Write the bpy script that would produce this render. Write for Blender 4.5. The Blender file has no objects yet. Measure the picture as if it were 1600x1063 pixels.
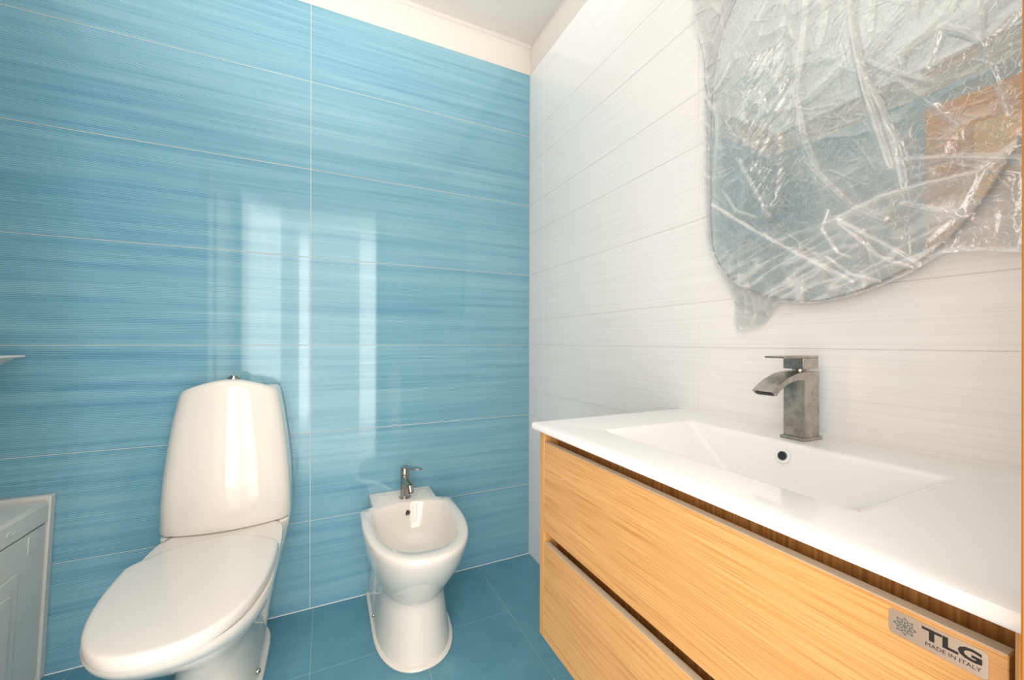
import bpy, bmesh, math, random
from math import pi, sin, cos, radians
from mathutils import Vector, Matrix, noise
random.seed(7)
D = bpy.data
SC = bpy.context.scene
COL = SC.collection

# ------------------------------------------------------------------ camera
cam_data = D.cameras.new('camera'); cam = D.objects.new('camera', cam_data); COL.objects.link(cam)
SC.camera = cam
cam_data.sensor_width = 36.0; cam_data.sensor_fit = 'HORIZONTAL'
cam_data.lens = 36.0 * 617.03 / 1600
cam_data.shift_y = (535.66 - 531.5) / 1600
cam_data.clip_start = 0.01
_yaw, _ro = radians(25.0655), radians(0.128)
_F = Vector((sin(_yaw), cos(_yaw), 0)); _R = Vector((cos(_yaw), -sin(_yaw), 0)); _U = Vector((0, 0, 1))
_R2 = _R * cos(_ro) + _U * sin(_ro); _U2 = -_R * sin(_ro) + _U * cos(_ro)
_m = Matrix((_R2, _U2, -_F)).transposed().to_4x4()
_m.translation = Vector((-0.8773, -1.679, 1.010))
cam.matrix_world = _m

# ------------------------------------------------------------------ world, lights, exposure
w = D.worlds.new('world'); SC.world = w; w.use_nodes = True
w.node_tree.nodes['Background'].inputs[0].default_value = (0.75, 0.87, 1.0, 1)
w.node_tree.nodes['Background'].inputs[1].default_value = 1.0

def area(name, loc, target, sx, sy, power, color=(1, 1, 1)):
    l = D.lights.new(name, 'AREA'); l.shape = 'RECTANGLE'; l.size = sx; l.size_y = sy
    l.energy = power; l.color = color
    o = D.objects.new(name, l); COL.objects.link(o); o.location = loc
    d = Vector(target) - Vector(loc); o.rotation_euler = d.to_track_quat('-Z', 'Y').to_euler()
    return o
sp = D.lights.new('ceiling_lift_spot', 'SPOT'); sp.energy = 58; sp.spot_size = radians(96); sp.spot_blend = .9; sp.shadow_soft_size = .03; sp.color = (1.0, .95, .89)
spo = D.objects.new('ceiling_lift_spot', sp); COL.objects.link(spo); spo.location = (-.95, -1.30, 1.30)  # unseen spot added in mid-room, aimed up to brighten the ceiling
spo.rotation_euler = (Vector((-.90, -.75, 2.43)) - spo.location).to_track_quat('-Z', 'Y').to_euler()
area('ceiling_fill', (-.975, -.80, 2.425), (-.975, -.80, 0), 1.9, 1.56, 5.0, (1.0, .97, .93))  # soft fill added across the whole ceiling, not a fitted lamp
area('hall_fill', (-.9, -2.5, 2.45), (-.9, -2.5, 0), 1.6, 1.2, 20, (1.0, .97, .92))  # unseen area light added to brighten the hall
area('doorway_light', (-.955, -1.76, 1.02), (-.955, 0, 1.02), .87, 1.98, 13.5, (1.0, .975, .94))
area('doorway_side_fill', (-1.30, -1.66, 1.10), (-.1, -1.0, 1.10), .40, 1.8, 7, (1.0, .98, .95))  # extra fill added in the doorway, turned to brighten the vanity wall
SC.view_settings.view_transform = 'Standard'; SC.view_settings.look = 'None'
SC.view_settings.gamma = 1.0; SC.view_settings.use_curve_mapping = False
SC.view_settings.exposure = 0.17

# ------------------------------------------------------------------ helpers
def mat(name, color=(.8, .8, .8), rough=.4, metal=0.0, build=None, spec=.5, coat=0.0):
    m = D.materials.new(name); m.use_nodes = True
    nt = m.node_tree; b = nt.nodes['Principled BSDF']
    b.inputs['Base Color'].default_value = (*color, 1)
    b.inputs['Roughness'].default_value = rough
    b.inputs['Metallic'].default_value = metal
    b.inputs['Specular IOR Level'].default_value = spec
    b.inputs['Coat Weight'].default_value = coat
    b.inputs['Coat Roughness'].default_value = .05
    if build: build(nt, b)
    return m

def N(nt, t, **kw):
    n = nt.nodes.new(t)
    for k, v in kw.items(): setattr(n, k, v)
    return n

def noise_node(nt, scale3, scale=1.0, detail=3.0, vec=None, rough=.5):
    g = N(nt, 'ShaderNodeNewGeometry')
    mp = N(nt, 'ShaderNodeMapping'); mp.inputs['Scale'].default_value = scale3
    nt.links.new(vec if vec else g.outputs['Position'], mp.inputs['Vector'])
    n = N(nt, 'ShaderNodeTexNoise'); n.inputs['Scale'].default_value = scale
    n.inputs['Detail'].default_value = detail; n.inputs['Roughness'].default_value = rough
    nt.links.new(mp.outputs[0], n.inputs['Vector'])
    return n.outputs['Fac']

def ramp(nt, fac, stops, interp='LINEAR'):
    r = N(nt, 'ShaderNodeValToRGB'); r.color_ramp.interpolation = interp
    e = r.color_ramp.elements
    while len(e) < len(stops): e.new(0.5)
    for i, (p, c) in enumerate(stops): e[i].position = p; e[i].color = (*c, 1)
    nt.links.new(fac, r.inputs[0]); return r.outputs[0]

def math_n(nt, op, a, b=None, c=None):
    n = N(nt, 'ShaderNodeMath', operation=op)
    for i, v in enumerate((a, b, c)):
        if v is None: continue
        if isinstance(v, (int, float)): n.inputs[i].default_value = v
        else: nt.links.new(v, n.inputs[i])
    return n.outputs[0]

def mixc(nt, fac, a, b, blend='MIX'):
    n = N(nt, 'ShaderNodeMix', data_type='RGBA', blend_type=blend)
    for i, v in ((0, fac), (6, a), (7, b)):
        if isinstance(v, (int, float)): n.inputs[i].default_value = v
        elif isinstance(v, tuple): n.inputs[i].default_value = (*v, 1)
        else: nt.links.new(v, n.inputs[i])
    return n.outputs[2]

def bump(nt, b, h, strength=.3, dist=.002):
    n = N(nt, 'ShaderNodeBump'); n.inputs['Strength'].default_value = strength
    n.inputs['Distance'].default_value = dist
    nt.links.new(h, n.inputs['Height']); nt.links.new(n.outputs[0], b.inputs['Normal'])

def pos_z(nt, axis=2):
    g = N(nt, 'ShaderNodeNewGeometry'); s = N(nt, 'ShaderNodeSeparateXYZ')
    nt.links.new(g.outputs['Position'], s.inputs[0]); return s.outputs[axis]

# ---- tile materials
PITCH = 0.00545
def blue_tile(nt, b):
    z = pos_z(nt)
    ph = math_n(nt, 'MULTIPLY', z, 2 * pi / PITCH)
    rib = math_n(nt, 'MULTIPLY_ADD', math_n(nt, 'SINE', ph), .5, .5)
    streak = noise_node(nt, (.7, .7, 22), 1.3, 5, rough=.6)
    fine = noise_node(nt, (2.2, 2.2, 150), 1.0, 3)
    s = math_n(nt, 'ADD', math_n(nt, 'MULTIPLY', streak, .70), math_n(nt, 'MULTIPLY', fine, .34))
    col = ramp(nt, s, [(.30, BLUE[0]), (.52, BLUE[1]), (.76, BLUE[2])])
    col2 = mixc(nt, 1.0, col, (.46, .66, .76), 'MULTIPLY')
    c = mixc(nt, rib, col2, col)
    nt.links.new(c, b.inputs['Base Color'])
    bump(nt, b, rib, .05, .0006)
def white_tile(nt, b):
    z = pos_z(nt)
    rib = math_n(nt, 'MULTIPLY_ADD', math_n(nt, 'SINE', math_n(nt, 'MULTIPLY', z, 2 * pi / PITCH)), .5, .5)
    fine = noise_node(nt, (2.5, 2.5, 170), 1.0, 3)
    col = ramp(nt, fine, [(.3, (.79, .78, .75)), (.6, (.85, .845, .825))])
    c = mixc(nt, math_n(nt, 'MULTIPLY', rib, .35), col, (.87, .865, .85))
    nt.links.new(c, b.inputs['Base Color'])
    bump(nt, b, rib, .07, .0005)
def floor_tile(nt, b):
    n1 = noise_node(nt, (1, 1, 1), 5, 5, rough=.6); n2 = noise_node(nt, (1, 1, 1), 160, 2)
    s = math_n(nt, 'ADD', math_n(nt, 'MULTIPLY', n1, .8), math_n(nt, 'MULTIPLY', n2, .2))
    c = ramp(nt, s, [(.32, FLOORC[0]), (.58, FLOORC[1]), (.74, FLOORC[2])])
    nt.links.new(c, b.inputs['Base Color'])
    r = ramp(nt, n1, [(.3, (.38,) * 3), (.7, (.5,) * 3)]); nt.links.new(r, b.inputs['Roughness'])
    bump(nt, b, n2, .08, .0006)
def oak(axis):
    def f(nt, b):
        sc = {1: (95, 1.5, 95), 2: (95, 95, 1.5)}[axis]
        sc2 = {1: (520, 7, 520), 2: (520, 520, 7)}[axis]
        n0 = noise_node(nt, sc, .28, 3, rough=.55); n1 = noise_node(nt, sc, 1.6, 4, rough=.65)
        n2 = noise_node(nt, sc2, 1.0, 2, rough=.6)
        s = math_n(nt, 'ADD', math_n(nt, 'MULTIPLY', n0, .45), math_n(nt, 'MULTIPLY', n1, .55))
        c = ramp(nt, s, [(.33, OAKC[0]), (.5, OAKC[1]), (.68, OAKC[2])])
        pores = ramp(nt, n2, [(.36, (.74, .62, .48)), (.52, (1, 1, 1))])
        c = mixc(nt, .75, c, pores, 'MULTIPLY')
        nt.links.new(c, b.inputs['Base Color']); bump(nt, b, n2, .12, .0006)
    return f
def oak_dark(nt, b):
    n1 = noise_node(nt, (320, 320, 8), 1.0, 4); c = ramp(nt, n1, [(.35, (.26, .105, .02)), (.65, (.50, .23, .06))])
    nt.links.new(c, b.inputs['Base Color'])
def plaster(nt, b):
    n = noise_node(nt, (1, 1, 1), 2.0, 4); c = ramp(nt, n, [(.3, (.68, .645, .60)), (.7, (.73, .695, .655))])
    nt.links.new(c, b.inputs['Base Color'])
    bump(nt, b, noise_node(nt, (1, 1, 1), 120, 2), .04, .001)
def brushed(nt, b):
    n = noise_node(nt, (1, 1, 1), 45, 4, rough=.65); n2 = noise_node(nt, (1, 1, 1), 400, 2)
    s = math_n(nt, 'ADD', math_n(nt, 'MULTIPLY', n, .75), math_n(nt, 'MULTIPLY', n2, .25))
    c = ramp(nt, s, [(.35, (.30, .28, .25)), (.6, (.52, .49, .44))])
    nt.links.new(c, b.inputs['Base Color'])
    r = ramp(nt, n, [(.3, (.26,) * 3), (.7, (.44,) * 3)]); nt.links.new(r, b.inputs['Roughness'])
def appliance(nt, b):
    n = noise_node(nt, (1, 1, 1), 6, 4); c = ramp(nt, n, [(.3, (.63, .62, .57)), (.7, (.70, .69, .645))])
    nt.links.new(c, b.inputs['Base Color'])

BLUE = ((.15, .355, .465), (.265, .49, .575), (.39, .60, .65))
FLOORC = ((.085, .25, .34), (.125, .32, .41), (.20, .42, .49))
OAKC = ((.53, .275, .09), (.62, .34, .118), (.68, .40, .155))
M = dict(
    blue=mat('blue ribbed glazed tile', rough=.035, build=blue_tile, spec=.55),
    white=mat('white ribbed glazed tile', rough=.09, build=white_tile, spec=.5),
    floor=mat('blue matt floor tile', rough=.4, build=floor_tile),
    grout=mat('pale grout', (.72, .68, .62), .9),
    wgrout=mat('beige grout on white wall', (.68, .65, .60), .9),
    fgrout=mat('light blue grey grout', (.42, .54, .56), .9),
    plaster=mat('painted plaster', rough=.85, build=plaster),
    plasterw=mat('white painted plaster', (.70, .655, .60), .8),
    porcelain=mat('white glazed porcelain', (.80, .745, .675), .09, spec=.55, coat=.3),
    seat=mat('glossy white seat plastic', (.74, .695, .64), .14, spec=.5),
    resin=mat('white glossy basin resin', (.84, .83, .81), .10, spec=.5, coat=.2),
    oak=mat('light oak grain along', rough=.38, build=oak(1)),
    oakv=mat('light oak grain upright', rough=.42, build=oak(2)),
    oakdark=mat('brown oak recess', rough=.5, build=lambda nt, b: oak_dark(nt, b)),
    rawedge=mat('tan raw board edge', (.52, .42, .30), .6),
    doorwood=mat('orange varnished door wood', (.42, .14, .008), .3),
    doorpanel=mat('lighter door panel wood', (.62, .29, .07), .3),
    brushed=mat('brushed nickel', rough=.3, metal=1.0, build=brushed),
    chrome=mat('dark chrome', (.46, .43, .39), .16, 1.0),
    steel=mat('steel badge plate', (.66, .63, .58), .3, .85),
    hole=mat('dark inside', (.02, .02, .02), .6),
    ink=mat('black print', (.008, .007, .007), .45),
    teal=mat('dark teal print', (.015, .07, .08), .45),
    appliance=mat('white grey appliance plastic', rough=.33, build=appliance),
    caulk=mat('white silicone', (.78, .75, .70), .5),
    mirror=mat('mirror silver', (.86, .90, .90), .015, 1.0),
    mirror_edge=mat('mirror edge', (.10, .13, .13), .25, .6),
    hallwall=mat('hall white paint', (.80, .79, .76), .8),
    hallfloor=mat('hall pale floor', (.55, .50, .44), .35),
    halldoor=mat('hall grey blue panel', (.25, .33, .36), .5),
)

def link(name, me, material, parent=None):
    o = D.objects.new(name, me); COL.objects.link(o)
    if material is not None and not me.materials: me.materials.append(M[material] if isinstance(material, str) else material)
    if parent is not None: o.parent = parent
    return o

def build(name, bm, material, parent=None, smooth=False, angle=None, bevel=0, seg=2):
    bmesh.ops.recalc_face_normals(bm, faces=bm.faces[:])
    me = D.meshes.new(name); bm.to_mesh(me); bm.free()
    if smooth:
        for p in me.polygons: p.use_smooth = True
        if angle: me.set_sharp_from_angle(angle=radians(angle))
    o = link(name, me, material, parent)
    if bevel:
        md = o.modifiers.new('bevel', 'BEVEL'); md.width = bevel; md.segments = seg; md.limit_method = 'ANGLE'
        md.angle_limit = radians(30); md.harden_normals = False
        for p in me.polygons: p.use_smooth = True
        me.set_sharp_from_angle(angle=radians(35))
    return o

def empty(name, loc, label=None, cat=None, group=None, kind=None):
    o = D.objects.new(name, None); COL.objects.link(o); o.location = loc; o.empty_display_size = .05
    tag(o, label, cat, group, kind); return o
def tag(o, label=None, cat=None, group=None, kind=None):
    if label: o['label'] = label
    if cat: o['category'] = cat
    if group: o['group'] = group
    if kind: o['kind'] = kind
    return o

def box(bm, x0, x1, y0, y1, z0, z1, off=(0, 0, 0)):
    ox, oy, oz = off
    v = [bm.verts.new((x - ox, y - oy, z - oz)) for x in (x0, x1) for y in (y0, y1) for z in (z0, z1)]
    for f in ((0, 1, 3, 2), (4, 6, 7, 5), (0, 4, 5, 1), (2, 3, 7, 6), (0, 2, 6, 4), (1, 5, 7, 3)):
        bm.faces.new([v[i] for i in f])
    return bm
def rings(bm, loops, cap0=True, cap1=True):
    vs = [[bm.verts.new(p) for p in l] for l in loops]
    n = len(vs[0])
    for a, b in zip(vs, vs[1:]):
        for i in range(n):
            bm.faces.new((a[i], a[(i + 1) % n], b[(i + 1) % n], b[i]))
    if cap0: bm.faces.new(vs[0])
    if cap1: bm.faces.new(vs[-1])
    return vs
def lathe(bm, prof, c, axis='z', n=28):
    loops = []
    for r, h in prof:
        l = []
        for i in range(n):
            a = 2 * pi * i / n
            if axis == 'z': l.append((c[0] + r * cos(a), c[1] + r * sin(a), c[2] + h))
            elif axis == 'y': l.append((c[0] + r * cos(a), c[1] + h, c[2] + r * sin(a)))
            else: l.append((c[0] + h, c[1] + r * cos(a), c[2] + r * sin(a)))
        loops.append(l)
    rings(bm, loops); return bm
def tube(bm, p0, p1, r0, r1, n=20):
    p0, p1 = Vector(p0), Vector(p1); d = (p1 - p0).normalized()
    a = d.orthogonal().normalized(); b = d.cross(a)
    rings(bm, [[tuple(p + (a * cos(2 * pi * i / n) + b * sin(2 * pi * i / n)) * r) for i in range(n)] for p, r in ((p0, r0), (p1, r1))])
    return bm
def prism(bm, pts, axis, a0, a1, off=(0, 0, 0)):
    """pts 2D; axis x: pts=(y,z); axis y: pts=(x,z); axis z: pts=(x,y)"""
    def P(p, a):
        q = {'x': (a, p[0], p[1]), 'y': (p[0], a, p[1]), 'z': (p[0], p[1], a)}[axis]
        return (q[0] - off[0], q[1] - off[1], q[2] - off[2])
    rings(bm, [[P(p, a0) for p in pts], [P(p, a1) for p in pts]]); return bm

# ------------------------------------------------------------------ the setting
XL = -1.95                     # left wall plane
YN = -1.612                    # near wall inner face
ROW = 0.333
ZT, ZC = 2.292, 2.43           # top of tiling, ceiling
G = 0.0011                     # half joint
PR = 0.0022                    # tiles stand proud of the grout bed

_tile_cache = {}
def tile(parent, mkey, lo, hi, name='tile'):
    """one tile as a small bevelled slab between two corners"""
    c = [(a + b) / 2 for a, b in zip(lo, hi)]; s = tuple(round(b - a, 4) for a, b in zip(lo, hi))
    key = (mkey, s)
    if key not in _tile_cache:
        bm = bmesh.new(); h = [k / 2 for k in s]
        box(bm, -h[0], h[0], -h[1], h[1], -h[2], h[2])
        bmesh.ops.bevel(bm, geom=bm.edges[:], offset=.0006, segments=1, affect='EDGES')
        bmesh.ops.recalc_face_normals(bm, faces=bm.faces[:])
        me = D.meshes.new(name); bm.to_mesh(me); bm.free(); _tile_cache[key] = me
    o = link(name, _tile_cache[key], mkey, parent)
    o.location = Vector(c) - parent.location
    return o
def slab(name, m, x0, x1, y0, y1, z0, z1, parent=None):
    bm = bmesh.new()
    box(bm, x0, x1, y0, y1, z0, z1); o = build(name, bm, m, parent)
    if parent is None: tag(o, kind='structure')
    return o

# floor with its tiles
fl = slab('floor', 'fgrout', XL - .1, .1, YN - .16, .1, -.05, -.0012)
xs = [XL] + [x for x in [-.924 + ROW * k for k in range(-3, 3)] if XL + .02 < x < -.02] + [0]
ys = [YN] + [y for y in [-.329 - .3315 * k for k in range(4)][::-1] if y > YN + .02] + [0]
for i in range(len(xs) - 1):
    for j in range(len(ys) - 1):
        tile(fl, 'floor', (xs[i] + G * .8, ys[j] + G * .8, -.010), (xs[i + 1] - G * .8, ys[j + 1] - G * .8, 0))

# back wall: wide blue tiles
wb = slab('wall_back', 'grout', XL - .1, .1, PR * .55, .12, -.05, ZT)
rows_b = [0] + [ROW * k for k in range(1, 7)] + [ZT]
for a, b in zip(rows_b, rows_b[1:]):
    for x0, x1 in ((XL, -.935), (-.935, 0)):
        tile(wb, 'blue', (x0 + G, 0, a + G), (x1 - G, .012, b - G))
# right wall: white tiles, some rows cut in two
wr = slab('wall_right', 'wgrout', PR * .4, .12, YN - .16, 0.02, -.05, ZT)
rows_w = [0, .333, .666, .784, .999, 1.115, 1.332, 1.527, 1.665, 1.860, 1.998, ZT]
GW = .0007
for a, b in zip(rows_w, rows_w[1:]):
    for y0, y1 in ((YN, -.950), (-.950, -.135), (-.135, 0)):
        tile(wr, 'white', (0, y0 + GW, a + GW), (.012, y1 - GW, b - GW))
# left wall: blue tiles
wl = slab('wall_left', 'grout', XL - .12, XL - PR * .6, YN - .16, 0.02, -.05, ZT)
for a, b in zip(rows_b, rows_b[1:]):
    for y0, y1 in ((YN, -1.0), (-1.0, 0)):
        tile(wl, 'blue', (XL - .012, y0 + G, a + G), (XL, y1 - G, b - G))
# near wall with the doorway the picture is taken through
DX0, DX1, DZ = -1.40, -.50, 2.03
wn = empty('wall_near', (0, YN, 0), kind='structure')
for (a, b, c, d) in ((XL - .1, DX0, -.05, ZC), (DX1, .1, -.05, ZC), (DX0, DX1, DZ, ZC)):
    bm = bmesh.new(); box(bm, a, b, -.14, -.001, c, d); build('wall_panel', bm, 'plasterw', wn)
for a, b in zip(rows_b, rows_b[1:]):
    for x0, x1 in ((XL, DX0 - .07), (DX1 + .07, 0)):
        tile(wn, 'white', (x0 + G, YN - .0008, a + G), (x1 - G, YN + .0002, b - G))
# plaster above the tiling and ceiling
bm = bmesh.new(); box(bm, XL, 0, .0, .12, ZT, ZC); build('plaster_band', bm, 'plasterw', wb)
bm = bmesh.new(); box(bm, -.0, .12, YN - .14, .12, ZT, ZC); build('plaster_band', bm, 'plasterw', wr)
bm = bmesh.new(); box(bm, XL - .12, XL, YN - .14, .12, ZT, ZC); build('plaster_band', bm, 'plasterw', wl)
slab('ceiling', 'plaster', XL - .1, .1, YN - .14, .1, ZC, ZC + .05)
# slim white bead under the ceiling and caulk bead along the floor
bm = bmesh.new(); prism(bm, [(-.0, ZC), (-.0, ZC - .014), (-.006, ZC - .012), (-.010, ZC)], 'x', XL, 0)
tag(build('trim_1', bm, 'plaster'), kind='structure')
bm = bmesh.new(); prism(bm, [(0, 0), (0, .0022), (-.002, 0)], 'x', XL, 0)
tag(build('trim_2', bm, 'caulk'), kind='structure')

# door frame (jambs and casings) and open door leaf
dr = empty('door_1', (DX1, YN, 0), kind='structure')
def rel(bm, x0, x1, y0, y1, z0, z1, e): return box(bm, x0, x1, y0, y1, z0, z1, off=tuple(e.location))
for nm, b6 in (('casing', (-.5235, -.470, YN + .0005, YN + .013, 0, 2.10)), ('casing', (DX0 - .055, DX0 + .0, YN + .0005, YN + .013, 0, 2.10)),
               ('casing', (DX0, -.5235, YN + .0005, YN + .013, DZ, 2.10)),
               ('jamb', (-.512, DX1 - .0005, YN - .14, YN - .0005, 0, DZ)), ('jamb', (DX0 + .0005, DX0 + .012, YN - .14, YN - .0005, 0, DZ)),
               ('jamb', (DX0, DX1, YN - .14, YN - .0005, DZ - .014, DZ - .0005))):
    bm = bmesh.new(); rel(bm, *b6, dr); build(nm, bm, 'doorwood', dr, bevel=.001)
leaf = empty('door_2', (-1.450, YN + .02, 0), kind='structure')
bm = bmesh.new(); rel(bm, -1.490, -1.452, YN + .03, -.905, .008, 2.0, leaf); build('door_leaf', bm, 'doorwood', leaf, bevel=.002)
bm = bmesh.new(); rel(bm, -1.452, -1.444, YN + .06, -1.045, 1.12, 1.87, leaf); build('panel', bm, 'doorpanel', leaf, bevel=.004)
bm = bmesh.new(); rel(bm, -1.452, -1.444, YN + .06, -1.045, .16, .98, leaf); build('panel', bm, 'doorpanel', leaf, bevel=.004)
bm = bmesh.new(); tube(bm, (-.002, .62, 1.05), (.048, .62, 1.05), .009, .009); tube(bm, (.044, .63, 1.05), (.044, .51, 1.05), .009, .007)
build('handle', bm, 'chrome', leaf, smooth=True, angle=40)

# hall seen only in reflections
HY = -3.25
slab('floor_hall', 'hallfloor', -2.6, .5, HY, YN - .16, -.05, -.001)
slab('ceiling_hall', 'plaster', -2.6, .5, HY, YN - .14, 2.5, 2.55)
slab('wall_hall_left', 'hallwall', -2.7, -2.6, HY, YN - .14, -.05, 2.5)
slab('wall_hall_right', 'hallwall', .5, .6, HY, YN - .14, -.05, 2.5)
slab('wall_hall_far', 'hallwall', -2.6, .5, HY - .1, HY, -.05, 2.5)
hd = empty('door_3', (-.8, HY, 0), kind='structure')
bm = bmesh.new(); box(bm, -.245, .245, .001, .04, 0, 2.3); build('door_leaf', bm, 'halldoor', hd)
for z in (1.95, 2.05):
    bm = bmesh.new(); box(bm, -.24, .24, .04, .055, z, z + .035); build('rail', bm, 'plasterw', hd)
hd = empty('door_4', (-1.4, HY, 0), kind='structure')
for k in range(3):
    bm = bmesh.new(); box(bm, -.20 + .16 * k, -.14 + .16 * k, .001, .04, 0, 2.2); build('door_panel', bm, 'halldoor', hd)
def glow(name, col, e):
    m = D.materials.new(name); m.use_nodes = True; nt = m.node_tree; nt.nodes.clear()
    em = N(nt, 'ShaderNodeEmission'); em.inputs[0].default_value = (*col, 1); em.inputs[1].default_value = e
    o = N(nt, 'ShaderNodeOutputMaterial'); nt.links.new(em.outputs[0], o.inputs[0]); return m
for n_, (a, b, z0, z1) in (('window_1', (-.545, -.25, .02, 2.2)), ('window_2', (-1.165, -1.05, .1, 2.15))):
    wd = empty(n_, ((a + b) / 2, HY, 0), kind='structure'); h = (b - a) / 2
    bm = bmesh.new(); box(bm, -h, h, .004, .010, z0, z1); build('pane', bm, glow('daylight', (1.0, .98, .95), 4.5) if n_ == 'window_1' else glow('daylight', (1.0, .98, .95), 6.0), wd)
    for sx in (-1, 1):
        bm = bmesh.new(); box(bm, sx * h - .008, sx * h + .008, .001, .03, z0 - .01, z1 + .01); build('window_frame', bm, 'plasterw', wd)

# ------------------------------------------------------------------ vanity cabinet
VY0, VY1 = -1.592, -.913       # cabinet ends
van = empty('vanity_cabinet', (-.22, -1.25, .37), 'wall-hung light oak vanity cabinet with two drawers under the white basin', 'cabinet')
def vb(name, m, x0, x1, y0, y1, z0, z1, parent=van, bevel=.0008):
    bm = bmesh.new(); rel(bm, x0, x1, y0, y1, z0, z1, van); o = build(name, bm, m, parent, bevel=bevel)
    return o
vb('side_panel', 'oakv', -.450, -.003, -.931, VY1, .368, .8165)
vb('side_panel', 'oakv', -.450, -.003, VY0, -1.580, .368, .8165)
vb('bottom_panel', 'oak', -.450, -.003, -1.5795, -.9315, .368, .3835)
vb('back_panel', 'oakv', -.012, -.004, -1.5795, -.9315, .384, .8165)
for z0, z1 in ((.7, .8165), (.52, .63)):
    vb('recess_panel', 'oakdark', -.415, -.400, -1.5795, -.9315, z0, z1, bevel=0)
DY0, DY1 = -1.5775, -.9325
d1 = vb('drawer', 'oak', -.450, -.4375, DY0, DY1, .6005, .7935)
d2 = vb('drawer', 'oak', -.450, -.4375, DY0, DY1, .3855, .5755)
for d in (d1, d2): d['label'] = 'oak drawer front with a bevelled finger edge'
# raw cut edge on top of each front
for d, zt in ((d1, .7935), (d2, .5755)):
    e_ = vb('edge_strip', 'rawedge', -.4496, -.4376, DY0 + .0005, DY1 - .0005, zt, zt + .0008, parent=d, bevel=0)
    e_['label'] = 'dull tan raw edge of the drawer front'
# badge on the upper drawer
YB0, YB1, ZB0, ZB1, XB = -1.5685, -1.5135, .7695, .7895, -.4500
def rrect(w, h, r, n=6):
    p = []
    for cx, cy, a0 in ((w / 2 - r, h / 2 - r, 0), (-w / 2 + r, h / 2 - r, 90), (-w / 2 + r, -h / 2 + r, 180), (w / 2 - r, -h / 2 + r, 270)):
        for i in range(n + 1):
            a = radians(a0 + 90 * i / n); p.append((cx + r * cos(a), cy + r * sin(a)))
    return p
bm = bmesh.new(); cy, cz = (YB0 + YB1) / 2, (ZB0 + ZB1) / 2
rings(bm, [[(x, cy + a, cz + b) for a, b in rrect(YB1 - YB0, ZB1 - ZB0, .003)] for x in (XB + .0002, XB - .0010)])
for v in bm.verts: v.co -= van.location
badge = build('badge', bm, 'steel', d1, smooth=True, angle=30); badge['label'] = 'small steel badge with teal flower emblem and black letters'
def text(name, s, y_left, z_base, size, bold=0.0, mkey='ink', parent=None, squeeze=1.0):
    cu = D.curves.new(name, 'FONT'); cu.body = s; cu.size = size; cu.extrude = .00008; cu.offset = bold; cu.resolution_u = 3
    t = D.objects.new(name, cu); COL.objects.link(t)
    bpy.context.view_layer.update()
    me = D.meshes.new_from_object(t.evaluated_get(bpy.context.evaluated_depsgraph_get()))
    D.objects.remove(t)
    for v in me.vertices:
        x, y, z = v.co; v.co = Vector((XB - .0011 - z, y_left - x * squeeze, z_base + y)) - van.location
    me.materials.clear()
    return link(name, me, mkey, parent)
text('lettering', 'TLG', -1.5340, .7784, .0118, .00045, parent=badge, squeeze=1.48)
text('lettering', 'MADE IN ITALY', -1.5355, .7732, .0042, 0, parent=badge, squeeze=1.02)
# teal flower emblem: interlaced petals drawn as thin strokes
bm = bmesh.new(); ec = Vector((XB - .0011, -1.5235, .7795))
def stroke(a, b, wd=.00028):
    a = Vector((0, *a)); b = Vector((0, *b)); d = (b - a).normalized(); n = Vector((0, -d.z, d.y)) * wd / 2
    q = [a - n, a + n, b + n, b - n]
    rings(bm, [[tuple(ec + p - van.location) for p in q], [tuple(ec + p - van.location + Vector((-.00012, 0, 0))) for p in q]])
R1, R2 = .0070, .0040
for k in range(8):
    a = pi / 4 * k; b = a + pi / 8; c = a - pi / 8
    P = lambda r, t: (r * cos(t), r * sin(t))
    stroke(P(R1, a), P(R2 * 1.2, b)); stroke(P(R1, a), P(R2 * 1.2, c))
    stroke(P(R2 * 1.2, b), P(R2 * .62, a)); stroke(P(R2 * 1.2, b), P(R2 * .62, a + pi / 4))
    stroke(P(R2 * .62, a), P(0.0003, b)); stroke(P(R1 * .98, a), P(R2 * .7, a), .0002)
build('emblem', bm, 'teal', badge)
# pale scratch on the upper drawer front
bm = bmesh.new(); rel(bm, -.4502, -.4499, -1.008, -1.000, .735, .7356, van); build('scratch', bm, 'caulk', d1)

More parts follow.
